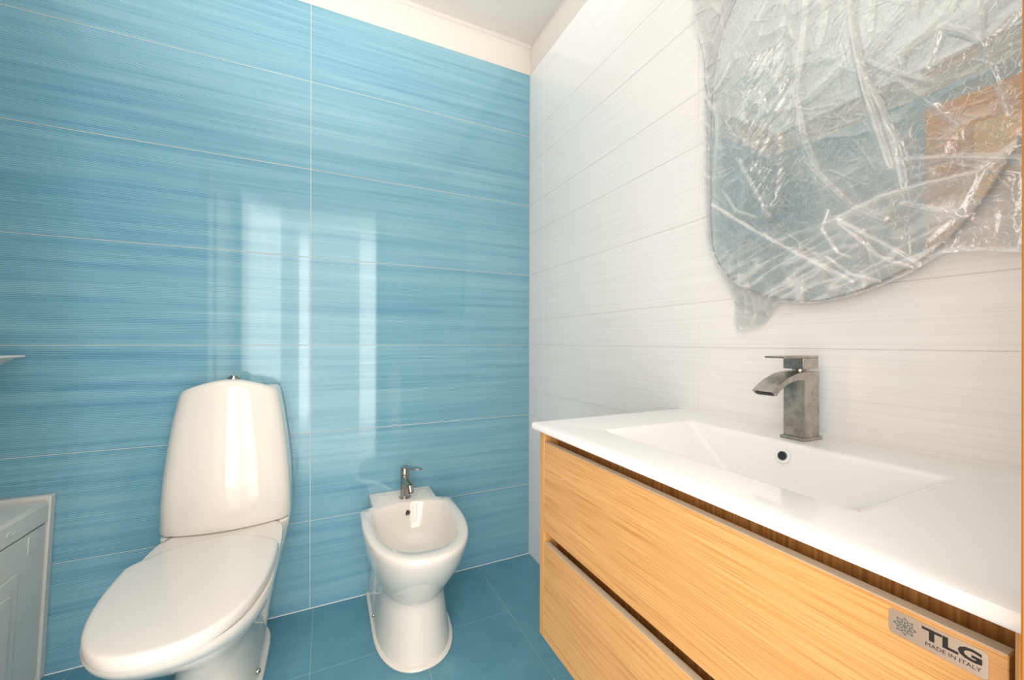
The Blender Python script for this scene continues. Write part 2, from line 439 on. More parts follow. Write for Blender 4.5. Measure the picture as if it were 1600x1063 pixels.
# ------------------------------------------------------------------ washbasin top
BT = .833; CY0, CY1, CX0 = -1.598, -.8925, -.464
bas = empty('washbasin', (-.23, -1.245, BT - .016), 'white one-piece basin top with a rectangular sloping bowl on the oak cabinet', 'sink')
def basin_mesh():
    bm = bmesh.new(); O = Vector(bas.location)
    def ring(x0, x1, y0, y1, z, r, n=8):
        cx, cy = (x0 + x1) / 2, (y0 + y1) / 2
        return [tuple(Vector((cx + p[0], cy + p[1], z)) - O) for p in rrect(x1 - x0, y1 - y0, r, n)]
    e = .004
    loops = [ring(CX0 + e, -.001, CY0 + e, CY1 - e, BT - .0160, .006),
             ring(CX0 + .001, -.001, CY0 + .001, CY1 - .001, BT - .0145, .008),
             ring(CX0, -.001, CY0, CY1, BT - .012, .009),
             ring(CX0, -.001, CY0, CY1, BT - .006, .009),
             ring(CX0 + .0015, -.001, CY0 + .0015, CY1 - .0015, BT - .0015, .009),
             ring(CX0 + .006, -.001, CY0 + .006, CY1 - .006, BT, .008),
             ring(CX0 + .02, -.012, CY0 + .02, CY1 - .02, BT, .008),
             ring(-.3765, -.1215, -1.4630, -1.0280, BT, .012),
             ring(-.3720, -.1255, -1.4590, -1.0320, BT - .0006, .012),
             ring(-.3685, -.1285, -1.4555, -1.0360, BT - .0020, .012),
             ring(-.3655, -.1310, -1.4510, -1.0400, BT - .0048, .012),
             ring(-.3630, -.1328, -1.4440, -1.0470, BT - .0100, .012),
             ring(-.3500, -.1450, -1.3950, -1.1000, BT - .050, .016),
             ring(-.3400, -.1520, -1.3550, -1.1350, BT - .080, .022),
             ring(-.3250, -.1650, -1.3300, -1.1600, BT - .090, .028),
             ring(-.2600, -.2200, -1.2650, -1.2250, BT - .094, .018)]
    rings(bm, loops, cap0=False, cap1=True)
    # bowl underside
    lo = [ring(CX0 + e, -.001, CY0 + e, CY1 - e, BT - .0160, .006), ring(-.378, -.122, -1.466, -1.026, BT - .0161, .014),
          ring(-.356, -.140, -1.41, -1.09, BT - .062, .02), ring(-.33, -.16, -1.34, -1.15, BT - .104, .03)]
    rings(bm, lo, cap0=False, cap1=True)
    bmesh.ops.remove_doubles(bm, verts=bm.verts[:], dist=1e-5)
    return bm
build('basin_body', basin_mesh(), 'resin', bas, smooth=True, angle=50)
O = bas.location
nrm = Vector((-.958, 0, .287)); pc = Vector((-.1392, -1.245, BT - .0245)) - O + nrm * .0004
def disc_ring(bm, c, nrm, prof, n=32):
    a = nrm.orthogonal().normalized(); b = nrm.cross(a)
    rings(bm, [[tuple(c + nrm * h + (a * cos(2 * pi * i / n) + b * sin(2 * pi * i / n)) * r) for i in range(n)] for r, h in prof])
bm = bmesh.new(); disc_ring(bm, pc, nrm, [(.0130, -.002), (.0130, .0012), (.0122, .0020), (.0085, .0020), (.0078, .0012), (.0078, -.002)])
build('overflow_ring', bm, 'resin', bas, smooth=True, angle=40)
bm = bmesh.new(); disc_ring(bm, pc, nrm, [(.0078, -.001), (.0078, .0024), (.0062, .0024), (.0058, .0006), (.0058, -.001)])
of = build('overflow_sleeve', bm, 'chrome', bas, smooth=True, angle=40)
bm = bmesh.new(); disc_ring(bm, pc, nrm, [(.0058, .0), (.0058, .0008)]); build('overflow_hole', bm, 'hole', bas)
bm = bmesh.new(); lathe(bm, [(.022, .001), (.022, .004), (.019, .006), (.004, .007)], (-.24 - O.x, 0, -.0945 + .016)); build('drain', bm, 'chrome', bas, smooth=True, angle=40)
# caulk line against the wall
bm = bmesh.new(); prism(bm, [(-.0005, BT), (-.0005, BT + .004), (-.004, BT)], 'y', CY0, CY1, off=tuple(O)); build('silicone_bead', bm, 'caulk', bas)

# ------------------------------------------------------------------ basin faucet
fa = empty('basin_faucet', (-.078, -1.240, BT), 'square brushed nickel waterfall faucet on the white basin', 'faucet')
def fb(name, x0, x1, y0, y1, z0, z1, bevel=.0008, m='brushed'):
    bm = bmesh.new(); rel(bm, x0, x1, y0, y1, z0, z1, fa); return build(name, bm, m, fa, bevel=bevel)
FY0, FY1 = -1.2585, -1.2215
fb('base_plate', -.1045, -.0485, FY0 - .003, FY1 + .003, BT + .0004, BT + .0055)
prof = [(-.0525, BT + .005), (-.0525, .9585), (-.0800, .9585)]
tip = (-.190, .9225)
# outer curve (top) and inner curve (underside) of the spout
def bez(p0, p1, p2, n=14):
    return [tuple((1 - t) ** 2 * a + 2 * t * (1 - t) * b + t * t * c for a, b, c in zip(p0, p1, p2)) for t in [i / n for i in range(n + 1)]]
prof += bez((-.088, .9585), (-.146, .9580), (-.1905, .9262))
prof += bez((-.1790, .9190), (-.150, .9465), (-.0985, .9440))
prof += [(-.0985, BT + .005)]
bm = bmesh.new(); prism(bm, prof, 'y', FY0, FY1, off=tuple(fa.location))
build('body', bm, 'brushed', fa, bevel=.0007)
bm = bmesh.new(); prism(bm, [(-.1888, .9240), (-.1802, .9192), (-.1798, .9186), (-.1886, .9232)], 'y', FY0 + .004, FY1 - .004, off=tuple(fa.location)); build('outlet', bm, 'hole', fa)
bm = bmesh.new(); lathe(bm, [(.0135, 0), (.0135, .005)], (0, 0, .9585 - BT)); build('cartridge_collar', bm, 'chrome', fa, smooth=True, angle=40)
fb('handle_block', -.1010, -.0540, FY0 + .001, FY1 - .001, .9630, .9830)
fb('lever', -.1560, -.0540, FY0 + .001, FY1 - .001, .9832, .9872)

# ------------------------------------------------------------------ bidet
BX = -.603
bd = empty('bidet', (BX, -.29, 0), 'white porcelain floor-standing bidet against the blue wall between the toilet and cabinet', 'bidet')
def dshape(hw, front, wb, ys, back=-.004, n=40, flat=.55, sq=2.3):
    """outline in x,y about x=0: back edge half width wb to y=ys, then shoulder hw, D shaped front"""
    pts = [(-wb, back), (-wb, ys * .5 + back * .5), (-wb, ys + .012)]
    yc = ys + (front - ys) * flat * .5
    pts += [(-wb - (hw - wb) * .4, ys + .004), (-hw + .006 if hw - wb > .01 else -hw, ys - .004), (-hw, ys - .014)]
    for i in range(n + 1):
        a = pi * i / n
        c, s = -cos(a), sin(a)
        r = (abs(c) ** sq + abs(s) ** sq) ** (-1 / sq)
        pts.append((hw * c * r, yc + (front - yc) * s * r))
    m = [(-x, y) for x, y in pts[:6]][::-1]
    return pts + m
def bid(z, hw, front, wb, ys=-.150, **k):
    return [(x, y + .29, z) for x, y in dshape(hw, front, wb, ys, **k)]
outer = [bid(0, .131, -.466, .131), bid(.006, .133, -.470, .133), bid(.011, .130, -.466, .130), bid(.013, .1245, -.456, .1245),
         bid(.05, .118, -.448, .120), bid(.10, .112, -.438, .116), bid(.15, .107, -.428, .113), bid(.176, .105, -.424, .112),
         bid(.186, .108, -.428, .113), bid(.20, .1155, -.440, .116), bid(.225, .127, -.462, .119), bid(.26, .140, -.495, .120),
         bid(.30, .152, -.530, .121), bid(.34, .161, -.557, .121), bid(.37, .1665, -.571, .121), bid(.388, .1685, -.577, .121),
         bid(.3965, .1675, -.575, .120), bid(.400, .1635, -.570, .117)]
def inner(z, k):
    # bowl opening: arched back edge, rounded front
    hw, fr, bk = k; pts = []
    yb = bk - .055
    base = dshape(hw, fr, .1, -.15)
    pts = []
    nb = 6
    # left back corner to left front etc. must match vertex count of dshape
    left_arc = [(-hw * (j / nb), bk - .055 * (j / nb) ** 2) for j in range(1, nb + 1)]
    pts = list(left_arc)
    n = 40; yc = yb + (fr - yb) * .30
    for i in range(n + 1):
        a = pi * i / n; c, s = -cos(a), sin(a); r = (abs(c) ** 2.4 + abs(s) ** 2.4) ** (-1 / 2.4)
        pts.append((hw * c * r, yc + (fr - yc) * s * r))
    pts += [(-x, y) for x, y in left_arc][::-1]
    return [(x, y + .29, z) for x, y in pts]
# 6 + 41 + 6 both; shift so that the first vertex is near the back centre
inn = [inner(.400, (.137, -.528, -.136)), inner(.3975, (.134, -.525, -.139)), inner(.385, (.130, -.520, -.143)), inner(.34, (.119, -.500, -.160)),
       inner(.30, (.104, -.470, -.182)), inner(.275, (.088, -.440, -.215)), inner(.262, (.065, -.400, -.255)), inner(.258, (.03, -.355, -.31))]
bm = bmesh.new(); rings(bm, outer + inn, cap0=False, cap1=True)
build('bowl', bm, 'porcelain', bd, smooth=True, angle=52)
bm = bmesh.new(); lathe(bm, [(.024, 0), (.024, .003), (.02, .0055), (.006, .007), (.006, .011), (.002, .012)], (0, -.045, .2585)); build('drain', bm, 'chrome', bd, smooth=True, angle=40)
on_ = Vector((0, -.93, .36)).normalized(); oc = Vector((.003, .1335, .365))
bm = bmesh.new(); disc_ring(bm, oc, on_, [(.0105, -.004), (.0105, .0015), (.0085, .0022), (.0070, .0006), (.0070, -.004)]); o = build('overflow_ring', bm, 'chrome', bd, smooth=True, angle=40)
bm = bmesh.new(); disc_ring(bm, oc, on_, [(.0070, -.002), (.0070, .0008)]); build('overflow_hole', bm, 'hole', bd)
for sx in (-1, 1):
    bm = bmesh.new(); lathe(bm, [(.006, 0), (.006, sx * .003), (.0035, sx * .006)], (sx * .1225, .095, .036), 'x'); build('bolt_cap', bm, 'chrome', bd, smooth=True, angle=40)

# bidet mixer
bf = empty('bidet_faucet', (-.600, -.094, .4), 'small dark chrome mixer with flat lever standing on the bidet ledge', 'faucet')
bm = bmesh.new(); lathe(bm, [(.0225, 0), (.0225, .004), (.0185, .0062)], (0, 0, 0)); build('base_ring', bm, 'chrome', bf, smooth=True, angle=40)
bm = bmesh.new(); lathe(bm, [(.0180, .005), (.0170, .07), (.0168, .086), (.0150, .088)], (0, 0, 0)); build('body', bm, 'chrome', bf, smooth=True, angle=40)
bm = bmesh.new(); tube(bm, (0, -.002, .071), (.011, -.050, .057), .0160, .0140); build('spout', bm, 'chrome', bf, smooth=True, angle=40)
bm = bmesh.new(); tube(bm, (.010, -.048, .060), (.0125, -.058, .038), .0125, .0120); build('nozzle', bm, 'chrome', bf, smooth=True, angle=40)
bm = bmesh.new(); tube(bm, (.0124, -.0570, .041), (.0130, -.0597, .0360), .0098, .0098); build('nozzle_hole', bm, 'hole', bf)
bm = bmesh.new(); lathe(bm, [(.0155, .088), (.0155, .090), (.0172, .092), (.0172, .116), (.0165, .1175)], (0, 0, 0)); build('handle_cap', bm, 'chrome', bf, smooth=True, angle=40)
lv = [(x * (1.0 if y > -.01 else 1.75), y * (1.0 if y > -.01 else 1.18)) for x, y in [(-.0172, .004), (-.013, .0135), (0, .0180), (.013, .0125), (.018, .002), (.028, -.030), (.0320, -.052), (.0300, -.062), (.0210, -.066), (.0120, -.061), (.004, -.030), (-.010, -.0155), (-.0165, -.006)]]
bm = bmesh.new()
rings(bm, [[(x, y, z + (-y if y < 0 else 0) * .08) for x, y in lv] for z in (.1175, .1225)])
build('lever', bm, 'chrome', bf, bevel=.0012)

# ------------------------------------------------------------------ toilet
TX = -1.163
to = empty('toilet', (TX, -.35, 0), 'white close-coupled toilet with tall tapered cistern and closed lid, between cabinet and bidet', 'toilet')
TY = .35
def tloop(z, hw, y0, y1, sq_f=2.4, sq_b=5, n=64, cx=0, ymid=None):
    ym = (y0 + y1) / 2 if ymid is None else ymid; pts = []
    for i in range(n):
        a = 2 * pi * i / n; c, s = cos(a), sin(a)
        q = sq_f if s < 0 else sq_b
        r = (abs(c) ** q + abs(s) ** q) ** (-1 / q)
        ry = (ym - y0) if s < 0 else (y1 - ym)
        pts.append((cx + hw * c * r, TY + ym + ry * s * r, z))
    return pts
# pan: foot, waist, bowl
bm = bmesh.new()
rings(bm, [tloop(0, .112, -.46, -.04, 3.0, ymid=-.22), tloop(.006, .115, -.464, -.04, 3.0, ymid=-.22), tloop(.012, .112, -.46, -.04, 3.0, ymid=-.22),
           tloop(.014, .104, -.45, -.045, 3.0, ymid=-.22), tloop(.08, .092, -.435, -.045, 2.8, ymid=-.22), tloop(.16, .086, -.44, -.045, 2.6, ymid=-.23), tloop(.21, .092, -.475, -.045, 2.5, ymid=-.25),
           tloop(.26, .113, -.545, -.05, 2.4, ymid=-.30), tloop(.31, .137, -.625, -.06, 2.35, ymid=-.38), tloop(.36, .155, -.695, -.08, 2.3, ymid=-.46), tloop(.395, .163, -.735, -.10, 2.3, ymid=-.50),
           tloop(.415, .1655, -.750, -.12, 2.3, ymid=-.50), tloop(.424, .164, -.750, -.13, 2.3, ymid=-.50), tloop(.426, .150, -.735, -.14, 2.3, ymid=-.50)])
build('bowl', bm, 'porcelain', to, smooth=True, angle=50)
# column below the cistern
bm = bmesh.new()
rings(bm, [tloop(z, hw, y0, -.004, 6, 8) for z, hw, y0 in ((0, .094, -.10), (.10, .106, -.115), (.20, .125, -.13), (.30, .148, -.15), (.37, .164, -.175), (.405, .170, -.19), (.418, .170, -.192), (.422, .166, -.188))])
build('support_column', bm, 'porcelain', to, smooth=True, angle=50)
bm = bmesh.new()
rings(bm, [tloop(z, hw, y0, -.15, 5, 3) for z, hw, y0 in ((.36, .135, -.30), (.405, .150, -.335), (.420, .150, -.335), (.424, .146, -.33))])
build('seat_deck', bm, 'porcelain', to, smooth=True, angle=50)
# cistern
def cist(z, hw, dep, inset=0.0, crown=0.0, n=16):
    pts = []; hw -= inset; xs = [-1 + 2 * i / n for i in range(n + 1)]
    yb = -.006 - inset
    f = lambda u: -(dep - inset) + .042 * abs(u) ** 2.2
    pts.append((-hw * .985, TY + yb, z)); pts.append((-hw, TY + yb - .02, z))
    pts.append((-hw, TY + f(1) + .025, z)); pts.append((-hw * .985, TY + f(1) + .010, z))
    for u in xs[1:-1]: pts.append((hw * u, TY + f(u), z - (u * u) * 0))
    pts.append((hw * .985, TY + f(1) + .010, z)); pts.append((hw, TY + f(1) + .025, z))
    pts.append((hw, TY + yb - .02, z)); pts.append((hw * .985, TY + yb, z))
    if crown:
        pts = [(x, y, z + crown * (1 - (x / hw) ** 2)) for x, y, z in pts]
    return pts
lv_ = [(.4255, .170, .203, .006), (.4285, .172, .206, 0), (.44, .1735, .207, 0), (.52, .1715, .206, 0), (.60, .1665, .202, 0), (.68, .1585, .196, 0), (.76, .1485, .188, 0), (.82, .1385, .180, 0)]
cl = [cist(z, hw, d, i) for z, hw, d, i in lv_]
cl += [cist(.843, .1335, .176, 0, .014), cist(.853, .1305, .172, .0015, .024), cist(.857, .1285, .168, .005, .0285), cist(.859, .1265, .165, .011, .030)]
bm = bmesh.new(); vs = rings(bm, cl, cap0=True, cap1=False)
top = cist(.8593, .10, .12, .03, .0305); rings(bm, [[tuple(v.co) for v in vs[-1]], top], False, True)
bmesh.ops.remove_doubles(bm, verts=bm.verts[:], dist=1e-5)
build('cistern', bm, 'porcelain', to, smooth=True, angle=48)
bm = bmesh.new(); lathe(bm, [(.019, -.003), (.019, .003), (.0165, .0045)], (.005, TY - .10, .8895)); lathe(bm, [(.012, .004), (.012, .0085), (.0105, .0095)], (.005, TY - .10, .8895))
build('flush_button', bm, 'chrome', to, smooth=True, angle=40)
# lid and seat
def lidloop(z, g):
    hw = .1645 - g; y0, y1 = -.768 + g, -.388 - g * .5
    pts = []; n = 44
    nb = 14
    for i in range(nb + 1):                      # arched back edge, right to left
        u = 1 - 2 * i / nb
        pts.append(((hw - .006 + .001) * u * .985, -.300 - g - .085 * abs(u) ** 2.0, z))
    yc = -.43
    pts.append((-hw, y1 - .018, z))
    for i in range(1, n):
        a = pi * i / n; c, s = -cos(a), sin(a); q = 2.45; r = (abs(c) ** q + abs(s) ** q) ** (-1 / q)
        pts.append((hw * c * r, yc + (y0 - yc) * s * r, z))
    pts.append((hw, y1 - .018, z))
    return [(x, TY + y, zz) for x, y, zz in pts]
bm = bmesh.new(); rings(bm, [lidloop(.4300, .004), lidloop(.4312, .001), lidloop(.434, 0), lidloop(.449, 0), lidloop(.4535, .0025), lidloop(.4555, .0065), lidloop(.4563, .013), [(x * .5, TY - .52 + (y - TY + .52) * .5, .457) for x, y, z in lidloop(.457, .010)], [(x * .1, TY - .52 + (y - TY + .52) * .1, .4573) for x, y, z in lidloop(.457, .010)]])
build('lid', bm, 'seat', to, smooth=True, angle=45)
bm = bmesh.new(); rings(bm, [lidloop(.4262, .012), lidloop(.427, .009), lidloop(.4290, .009), lidloop(.4296, .012)])
build('seat', bm, 'seat', to, smooth=True, angle=45)
for sx in (-1, 1):
    bm = bmesh.new(); lathe(bm, [(.008, .425), (.008, .432), (.006, .433)], (sx * .075, TY - .295, 0)); build('hinge', bm, 'seat', to, smooth=True, angle=40)
bm = bmesh.new(); lathe(bm, [(.008, 0), (.008, .004), (.005, .009), (.002, .010)], (.099, TY - .30, .034), 'x'); build('bolt_cap', bm, 'chrome', to, smooth=True, angle=40)

# ------------------------------------------------------------------ pale cabinet in the left corner
cb = empty('storage_cabinet', (-1.78, -.24, 0), 'pale grey plastic cabinet with a raised door panel in the left corner', 'cabinet')
CXF = -1.6265
def cbx(name, x0, x1, y0, y1, z0, z1, bevel=.002, m='appliance', parent=cb):
    bm = bmesh.new(); rel(bm, x0, x1, y0, y1, z0, z1, cb); return build(name, bm, m, parent, bevel=bevel)
cbx('carcass', XL + .002, CXF - .018, -.47, -.028, .002, .520)
cbx('back_rail', XL + .002, CXF + .003, -.027, -.003, .002, .550)
cbx('worktop', XL + .002, CXF - .004, -.48, -.0275, .5205, .538, .004)
cbx('upper_drawer', CXF - .0175, CXF, -.472, -.0285, .474, .5335, .005)
dd = cbx('door', CXF - .0175, CXF - .003, -.472, -.0285, .02, .470, .003)
cbx('door_frame', CXF - .003, CXF + .004, -.32, -.150, .06, .385, .003, parent=dd)
cbx('door_panel', CXF + .004, CXF + .010, -.29, -.185, .075, .345, .004, parent=dd)
cbx('plate', CXF - .003, CXF - .0005, -.108, -.070, .412, .462, .001, 'appliance', dd)
bm = bmesh.new(); rings(bm, [[(CXF + e + 1.78, -.185 + .24 + r * .016 * cos(2 * pi * i / 24), .505 + r * .006 * sin(2 * pi * i / 24)) for i in range(24)] for r, e in ((1, -.0005), (1, .0015), (.8, .002), (.75, .0008))])
build('emblem', bm, 'appliance', cb, smooth=True, angle=40)
# its front tapers inwards slightly towards the floor
def taper(o):
    for v in o.data.vertices:
        if v.co.x > .05: v.co.x -= (.55 - v.co.z) * .045
    for c_ in o.children: taper(c_)
for c_ in cb.children: taper(c_)
# ------------------------------------------------------------------ small white shelf
sh = empty('wall_shelf', (XL, -.15, .95), 'thin white shelf with a sloping underside on the far left wall', 'shelf')
bm = bmesh.new(); box(bm, .0015, .279, -.088, .11, .014, .0215); build('board', bm, 'seat', sh, bevel=.0025)
bm = bmesh.new(); prism(bm, [(.0015, .0138), (.268, .0138), (.0015, -.14)], 'y', -.074, .10); build('bracket', bm, 'appliance', sh, bevel=.001)
# ------------------------------------------------------------------ mirror
from math import hypot
mr = empty('wall_mirror', (-.012, -1.25, 1.48), 'pebble-shaped frameless wall mirror behind crumpled clear plastic wrap', 'mirror')
MP = [(-1.000, 1.46), (-1.001, 1.37), (-1.003, 1.273), (-1.018, 1.215), (-1.046, 1.172), (-1.090, 1.135), (-1.143, 1.110), (-1.190, 1.097), (-1.235, 1.092), (-1.285, 1.099), (-1.335, 1.115),
      (-1.375, 1.136), (-1.415, 1.168), (-1.445, 1.207), (-1.468, 1.250), (-1.488, 1.300), (-1.504, 1.38), (-1.510, 1.47), (-1.503, 1.58), (-1.480, 1.68), (-1.440, 1.77), (-1.385, 1.84), (-1.315, 1.885),
      (-1.240, 1.90), (-1.165, 1.885), (-1.105, 1.85), (-1.060, 1.80), (-1.028, 1.745), (-1.010, 1.67), (-1.002, 1.56)]
def catmull(P, k=5):
    out = []; n = len(P)
    for i in range(n):
        p0, p1, p2, p3 = P[i - 1], P[i], P[(i + 1) % n], P[(i + 2) % n]
        for j in range(k):
            t = j / k
            out.append(tuple(.5 * (2 * b + (c - a) * t + (2 * a - 5 * b + 4 * c - d) * t * t + (-a + 3 * b - 3 * c + d) * t ** 3) for a, b, c, d in zip(p0, p1, p2, p3)))
    return out
MS = catmull(MP)
bm = bmesh.new(); cY, cZ = -1.25, 1.48
def mring(x, k): return [(x + .012, (y - cY) * k, (z - cZ) * k) for y, z in MS]
rings(bm, [mring(-.0005, .96), mring(-.013, .96), mring(-.0135, 1.0), mring(-.0185, 1.0), mring(-.0188, .998)], True, False)
build('backing', bm, 'mirror_edge', mr)
bm = bmesh.new(); rings(bm, [mring(-.0186, .988), mring(-.0196, .988), mring(-.0198, .987)]); build('glass', bm, 'mirror', mr)
bm = bmesh.new(); rings(bm, [mring(-.0184, .998), mring(-.0192, .9975), mring(-.0196, .9885), mring(-.0184, .9885)], False, False); build('bevelled_rim', bm, 'mirror_edge', mr)
# ------------------------------------------------------------------ plastic wrap
import numpy as np
def film_material():
    m = D.materials.new('clear crinkled plastic film'); m.use_nodes = True; nt = m.node_tree; nt.nodes.clear()
    out = N(nt, 'ShaderNodeOutputMaterial'); tr = N(nt, 'ShaderNodeBsdfTransparent'); tr.inputs[0].default_value = (.85, .87, .855, 1)
    df = N(nt, 'ShaderNodeBsdfDiffuse'); df.inputs[0].default_value = (.92, .93, .92, 1)
    tl = N(nt, 'ShaderNodeBsdfTranslucent'); tl.inputs[0].default_value = (.92, .93, .92, 1)
    gl = N(nt, 'ShaderNodeBsdfGlossy'); gl.inputs['Roughness'].default_value = .10
    at = N(nt, 'ShaderNodeAttribute', attribute_name='haze')
    v1 = noise_node(nt, (1, 1, 1), 38, 4, rough=.65)
    vo = N(nt, 'ShaderNodeTexVoronoi', feature='DISTANCE_TO_EDGE'); vo.inputs['Scale'].default_value = 52
    g = N(nt, 'ShaderNodeNewGeometry'); nn = N(nt, 'ShaderNodeTexNoise'); nn.inputs['Scale'].default_value = 22; nn.inputs['Detail'].default_value = 3
    vm = N(nt, 'ShaderNodeVectorMath', operation='MULTIPLY_ADD'); nt.links.new(nn.outputs['Color'], vm.inputs[0]); vm.inputs[1].default_value = (.09, .09, .09)
    nt.links.new(g.outputs['Position'], vm.inputs[2]); nt.links.new(g.outputs['Position'], nn.inputs['Vector']); nt.links.new(vm.outputs[0], vo.inputs['Vector'])
    vein = math_n(nt, 'SUBTRACT', 1.0, math_n(nt, 'MULTIPLY', vo.outputs['Distance'], 22.0)); vein = math_n(nt, 'MAXIMUM', vein, 0.0); vein = math_n(nt, 'POWER', vein, 2.0)
    hz = math_n(nt, 'ADD', at.outputs['Fac'], math_n(nt, 'MULTIPLY', vein, .15)); hz = math_n(nt, 'ADD', hz, math_n(nt, 'MULTIPLY', v1, .12))
    cl_ = math_n(nt, 'MINIMUM', hz, .9)
    mx = N(nt, 'ShaderNodeMixShader'); mx.inputs[0].default_value = .25; nt.links.new(df.outputs[0], mx.inputs[1]); nt.links.new(tl.outputs[0], mx.inputs[2])
    m1 = N(nt, 'ShaderNodeMixShader'); nt.links.new(cl_, m1.inputs[0]); nt.links.new(tr.outputs[0], m1.inputs[1]); nt.links.new(mx.outputs[0], m1.inputs[2])
    fr = N(nt, 'ShaderNodeFresnel'); fr.inputs[0].default_value = 1.5
    fc = math_n(nt, 'MINIMUM', math_n(nt, 'MULTIPLY_ADD', fr.outputs[0], 2.2, .025), .6)
    m2 = N(nt, 'ShaderNodeMixShader'); nt.links.new(fc, m2.inputs[0]); nt.links.new(m1.outputs[0], m2.inputs[1]); nt.links.new(gl.outputs[0], m2.inputs[2])
    bp = N(nt, 'ShaderNodeBump'); bp.inputs['Strength'].default_value = .22; bp.inputs['Distance'].default_value = .003
    hh = math_n(nt, 'ADD', v1, math_n(nt, 'MULTIPLY', vein, .5)); nt.links.new(hh, bp.inputs['Height'])
    for s in (gl, df, fr): nt.links.new(bp.outputs[0], s.inputs['Normal'])
    nt.links.new(m2.outputs[0], out.inputs[0]); return m
CREASES= [(1.0, 0.0052, [(-1.2881, 1.6673), (-1.2931, 1.5779), (-1.3027, 1.5095), (-1.323, 1.399), (-1.3464, 1.3075)]), (0.9, 0.0032, [(-1.297, 1.5568), (-1.3139, 1.4553), (-1.3353, 1.3611), (-1.3497, 1.304)]), (1.0, 0.0039, [(-1.3229, 1.4534), (-1.3395, 1.3938), (-1.3579, 1.306), (-1.3635, 1.267)]), (0.7, 0.0032, [(-1.3074, 1.5099), (-1.3229, 1.4534), (-1.3554, 1.3463), (-1.3651, 1.2738)]), (0.8, 0.0039, [(-1.3578, 1.3113), (-1.4285, 1.2877), (-1.4989, 1.2544)]), (0.8, 0.0091, [(-1.4986, 1.4774), (-1.4596, 1.447), (-1.429, 1.44), (-1.3937, 1.4411)]), (0.6, 0.0039, [(-1.3092, 1.5088), (-1.3576, 1.4542), (-1.3988, 1.416)]), (0.6, 0.0039, [(-1.3519, 1.4524), (-1.3864, 1.401), (-1.4278, 1.3357)]), (0.5, 0.0032, [(-1.4474, 1.5075), (-1.4493, 1.4497), (-1.4743, 1.3303)]), (0.8, 0.0091, [(-1.1499, 1.7684), (-1.1123, 1.7252), (-1.0716, 1.6948), (-1.0151, 1.6332)]), (0.7, 0.0078, [(-1.2194, 1.7117), (-1.2092, 1.6014), (-1.1975, 1.5137), (-1.2154, 1.411), (-1.2348, 1.3525)]), (0.5, 0.0065, [(-1.1848, 1.7399), (-1.1698, 1.6601), (-1.1556, 1.5741)]), (0.8, 0.0052, [(-0.99, 1.6239), (-1.0206, 1.5539), (-1.0191, 1.463), (-1.0124, 1.3328), (-1.0196, 1.2374)]), (1.0, 0.0039, [(-1.0106, 1.3475), (-1.1192, 1.2542), (-1.2205, 1.1758), (-1.294, 1.1215)]), (0.7, 0.0052, [(-1.0753, 1.4317), (-1.1044, 1.3709), (-1.1456, 1.2832)]), (0.6, 0.0065, [(-1.2167, 1.3725), (-1.2469, 1.3245), (-1.2937, 1.2551), (-1.3389, 1.2183)]), (0.8, 0.0026, [(-1.2576, 1.2602), (-1.2471, 1.2268), (-1.2742, 1.175), (-1.2939, 1.1641)]), (0.7, 0.0026, [(-1.2472, 1.1646), (-1.2557, 1.1715), (-1.2939, 1.133), (-1.3348, 1.1158)]), (0.9, 0.0039, [(-1.2524, 1.2339), (-1.2937, 1.2459), (-1.3329, 1.2572), (-1.3918, 1.26), (-1.4446, 1.2567), (-1.4828, 1.283)]), (1.0, 0.0032, [(-1.2741, 1.2364), (-1.2938, 1.2182), (-1.3499, 1.1682), (-1.3823, 1.1357)]), (0.9, 0.0026, [(-1.2741, 1.2305), (-1.2938, 1.2078), (-1.333, 1.1587), (-1.3516, 1.1454), (-1.3755, 1.1328)]), (0.6, 0.0052, [(-1.3636, 1.2376), (-1.4013, 1.2158), (-1.4287, 1.2028)]), (0.5, 0.0052, [(-1.4538, 1.2733), (-1.4415, 1.2411), (-1.4254, 1.2037), (-1.3941, 1.1728)]), (0.7, 0.0039, [(-1.3937, 1.4411), (-1.4079, 1.4942), (-1.4315, 1.4706), (-1.4505, 1.4442)]), (0.5, 0.0032, [(-1.0398, 1.3703), (-1.0725, 1.3148), (-1.1177, 1.2871)]), (0.5, 0.0039, [(-0.9472, 1.8671), (-0.9949, 1.8549), (-1.0303, 1.7966), (-1.044, 1.7332)]), (0.5, 0.0039, [(-0.9432, 1.8668), (-0.9708, 1.768), (-0.9991, 1.622)]), (0.5, 0.0039, [(-1.0959, 1.1491), (-1.1109, 1.1044), (-1.1036, 1.0622), (-1.0886, 1.0412)]), (0.5, 0.0039, [(-1.065, 1.1088), (-1.0885, 1.0775), (-1.1323, 1.0885), (-1.1593, 1.12)]), (0.5, 0.0039, [(-1.3868, 1.144), (-1.4288, 1.1503), (-1.4857, 1.1339)]), (0.4, 0.0052, [(-1.4153, 1.2116), (-1.4478, 1.1833), (-1.4884, 1.1809)])]
FILM= [(-0.9487, 2.1521), (-0.9334, 1.8807), (-0.9595, 1.7704), (-0.9826, 1.6498), (-0.9866, 1.551), (-0.9907, 1.3887), (-0.9947, 1.2676), (-1.0198, 1.2071), (-1.047, 1.1565), (-1.0634, 1.1168), (-1.0571, 1.0648), (-1.0667, 1.0405), (-1.0976, 1.0396), (-1.1266, 1.05), (-1.1472, 1.0739), (-1.1695, 1.0952), (-1.2273, 1.0874), (-1.29, 1.0924), (-1.3355, 1.1064), (-1.3723, 1.1226), (-1.4126, 1.1478), (-1.4517, 1.1445), (-1.4848, 1.1341), (-1.5075, 1.1387)]
PATCH= [(-1.1022, 1.6568), (-1.1838, 1.6357), (-1.1963, 1.5105), (-1.1905, 1.3835), (-1.1782, 1.2829), (-1.1318, 1.276), (-1.0722, 1.433), (-1.0797, 1.5617)]

